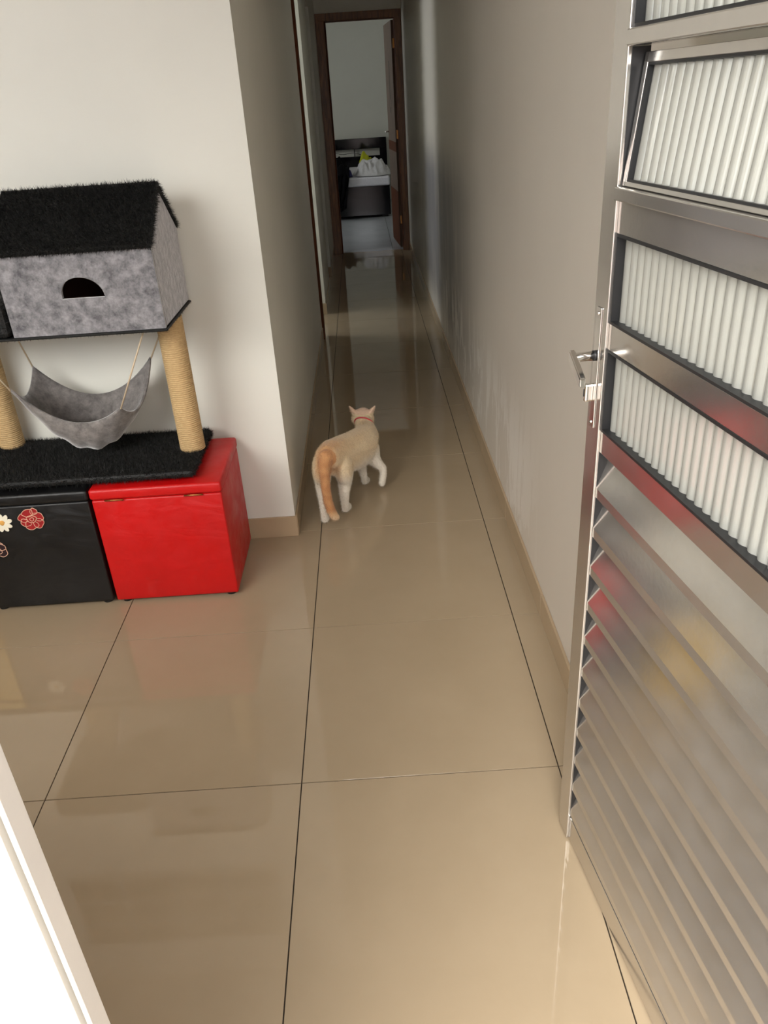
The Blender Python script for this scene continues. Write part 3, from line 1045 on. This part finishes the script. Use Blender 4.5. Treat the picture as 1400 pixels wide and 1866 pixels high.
# ------------------------------------------------------------------ cat
CO = Vector((.11, 1.42, 0))
cat = None
bm = bmesh.new()
def ball(c, r, rot=None):
    r = r if isinstance(r, tuple) else (r, r, r)
    mm = Matrix.Translation(Vector(c) - CO)
    if rot is not None: mm = mm @ rot
    bmesh.ops.create_icosphere(bm, subdivisions=3, radius=1.0, matrix=mm @ Matrix.Diagonal((*r, 1)))
def chain(pts, sub=6):
    """tapered run of overlapping balls between (x,y,z,r) points, closed by the voxel remesh"""
    for a, b in zip(pts, pts[1:]):
        pa, pb = Vector(a[:3]), Vector(b[:3])
        m = max(2, int((pb - pa).length / (0.28 * min(a[3], b[3]))))
        for i in range(m + 1):
            t = i / m
            rr_ = a[3] + (b[3] - a[3]) * t
            bmesh.ops.create_icosphere(bm, subdivisions=2, radius=rr_, matrix=Matrix.Translation(pa.lerp(pb, t) - CO))
chain([(.046, 1.335, .258, .050), (.060, 1.385, .246, .060), (.098, 1.455, .230, .062), (.142, 1.525, .214, .065), (.174, 1.590, .204, .064), (.190, 1.645, .204, .054), (.188, 1.690, .220, .042), (.182, 1.725, .240, .037)])
# belly and chest
chain([(.072, 1.40, .205, .055), (.122, 1.49, .180, .055), (.168, 1.575, .166, .057), (.190, 1.630, .165, .048)])
# head
ball((.180, 1.752, .247), (.046, .047, .040))
ball((.181, 1.792, .236), (.025, .022, .018))
ball((.158, 1.765, .236), (.026, .028, .023)); ball((.203, 1.765, .234), (.026, .028, .023))
# thighs
ball((.016, 1.345, .205), (.034, .055, .070)); ball((.098, 1.385, .190), (.036, .056, .072))
# hind legs: knee forward, hock back
chain([(.016, 1.365, .175, .035), (.014, 1.350, .140, .029), (.014, 1.302, .098, .0190), (.014, 1.294, .050, .0155), (.014, 1.296, .016, .0155), (.017, 1.322, .013, .0155)])
chain([(.100, 1.415, .165, .037), (.099, 1.415, .130, .031), (.094, 1.370, .095, .0210), (.092, 1.368, .050, .0165), (.093, 1.372, .016, .0160), (.101, 1.396, .013, .0160)])
# fore left standing
chain([(.165, 1.615, .150, .036), (.160, 1.600, .110, .026), (.166, 1.606, .070, .0175), (.170, 1.608, .030, .0140), (.172, 1.612, .014, .0155), (.178, 1.630, .012, .0155)])
# fore right lifted, wrist bent
chain([(.208, 1.625, .155, .036), (.214, 1.600, .120, .029), (.234, 1.590, .098, .0210), (.250, 1.588, .082, .0165), (.251, 1.578, .060, .0150), (.245, 1.562, .036, .0150), (.243, 1.556, .027, .0140)])
# tail hanging down with its tip turned
chain([(.040, 1.305, .272, .030), (.034, 1.278, .250, .024), (.032, 1.262, .215, .0195), (.032, 1.252, .165, .0180), (.036, 1.248, .115, .0180), (.044, 1.244, .080, .0180), (.055, 1.240, .056, .0165), (.063, 1.238, .052, .013)])
# ears as thin cones with pointed tips
def ear(base, tip, wdt):
    base, tip = Vector(base), Vector(tip)
    ax = (tip - base)
    q = ax.to_track_quat('Z', 'Y').to_matrix().to_4x4()
    bmesh.ops.create_cone(bm, cap_ends=True, segments=20, radius1=1, radius2=.06, depth=1,
                          matrix=Matrix.Translation((base + tip) / 2 - CO) @ q @ Matrix.Diagonal((wdt, wdt * .48, ax.length, 1)))
ear((.153, 1.752, .262), (.124, 1.742, .310), .0300)
ear((.209, 1.752, .260), (.239, 1.742, .303), .0300)
me = bpy.data.meshes.new('cat_source')
bm.to_mesh(me); bm.free()
src = bpy.data.objects.new('cat_source', me)
COL.objects.link(src)
rm = src.modifiers.new('remesh', 'REMESH'); rm.mode = 'VOXEL'; rm.voxel_size = .0034
sm = src.modifiers.new('smooth', 'SMOOTH'); sm.factor = .5; sm.iterations = 5
dg = bpy.context.evaluated_depsgraph_get()
cme = bpy.data.meshes.new_from_object(src.evaluated_get(dg))
bpy.data.objects.remove(src)
cme = fur_mesh(cme, lambda c, n: c.z > .004, 36000, .0085, .0010, 12, lean=(-.25, -1.3, -.45), wild=.35)
cme.name = 'cat'
cat = link('cat', cme, M['cat'], None, True, CO)
tag(cat, 'pale cream and ginger cat walking away down the passage with one paw lifted', 'cat')
# coat colours by body region
layer = cme.color_attributes.new('coat', 'FLOAT_COLOR', 'POINT')
cream, ginger, deep, white, pink, beige = (Vector(srgb(*c)[:3]) for c in ((232, 212, 176), (212, 162, 110), (182, 122, 74), (238, 231, 216), (228, 192, 170), (214, 182, 136)))
def smooth(a, b, x):
    t_ = max(0, min(1, (x - a) / (b - a)))
    return t_ * t_ * (3 - 2 * t_)
for i, v in enumerate(cme.vertices):
    p = v.co + CO
    nz = noise.noise(p * 28) * .5 + noise.noise(p * 60) * .25
    c = cream.copy()
    c = c.lerp(white, smooth(.20, .13, p.z + .02 * nz))                      # legs, belly
    back = smooth(.235, .275, p.z + .01 * nz) * smooth(1.72, 1.64, p.y)
    c = c.lerp(beige, back * .55)
    dx = p.x - (.05 + (p.y - 1.33) * .42)
    c = c.lerp(ginger, smooth(1.46, 1.33, p.y + .03 * nz) * smooth(.16, .23, p.z) * smooth(.055, .015, abs(dx + .006)) * .95)
    tail = p.y < 1.278 + max(0, (p.z - .20)) * .35 and p.z > .03
    if tail:
        bands = .5 + .5 * math.sin(p.z * 150 + nz * 3)
        c = ginger.lerp(deep, .35 + .35 * bands)
        if p.z < .09: c = c.lerp(cream, smooth(.09, .05, p.z) * .6)
    sad = math.exp(-((p.x - .182) ** 2 + (p.y - 1.665) ** 2) / .0011) * smooth(.22, .25, p.z)
    c = c.lerp(Vector(srgb(172, 140, 96)[:3]), min(1, sad) * .45)
    if p.z > .272 and p.y > 1.70: c = c.lerp(pink, .7)
    layer.data[i].color = (*c, 1)
# collar, tilted, round the neck
bm = bmesh.new()
cc = Vector((.184, 1.715, .235))
ax = Vector((.22, .72, .48)).normalized()
e1 = ax.cross(Vector((0, 0, 1))).normalized(); e2 = e1.cross(ax)
tube(bm, [cc - CO + (e1 * math.cos(a) + e2 * math.sin(a)) * .0400 for a in [2 * PI * k / 40 for k in range(40)]], .0030, 8, closed=True)
col = obj('collar', bm, M['collar'], cat, True)
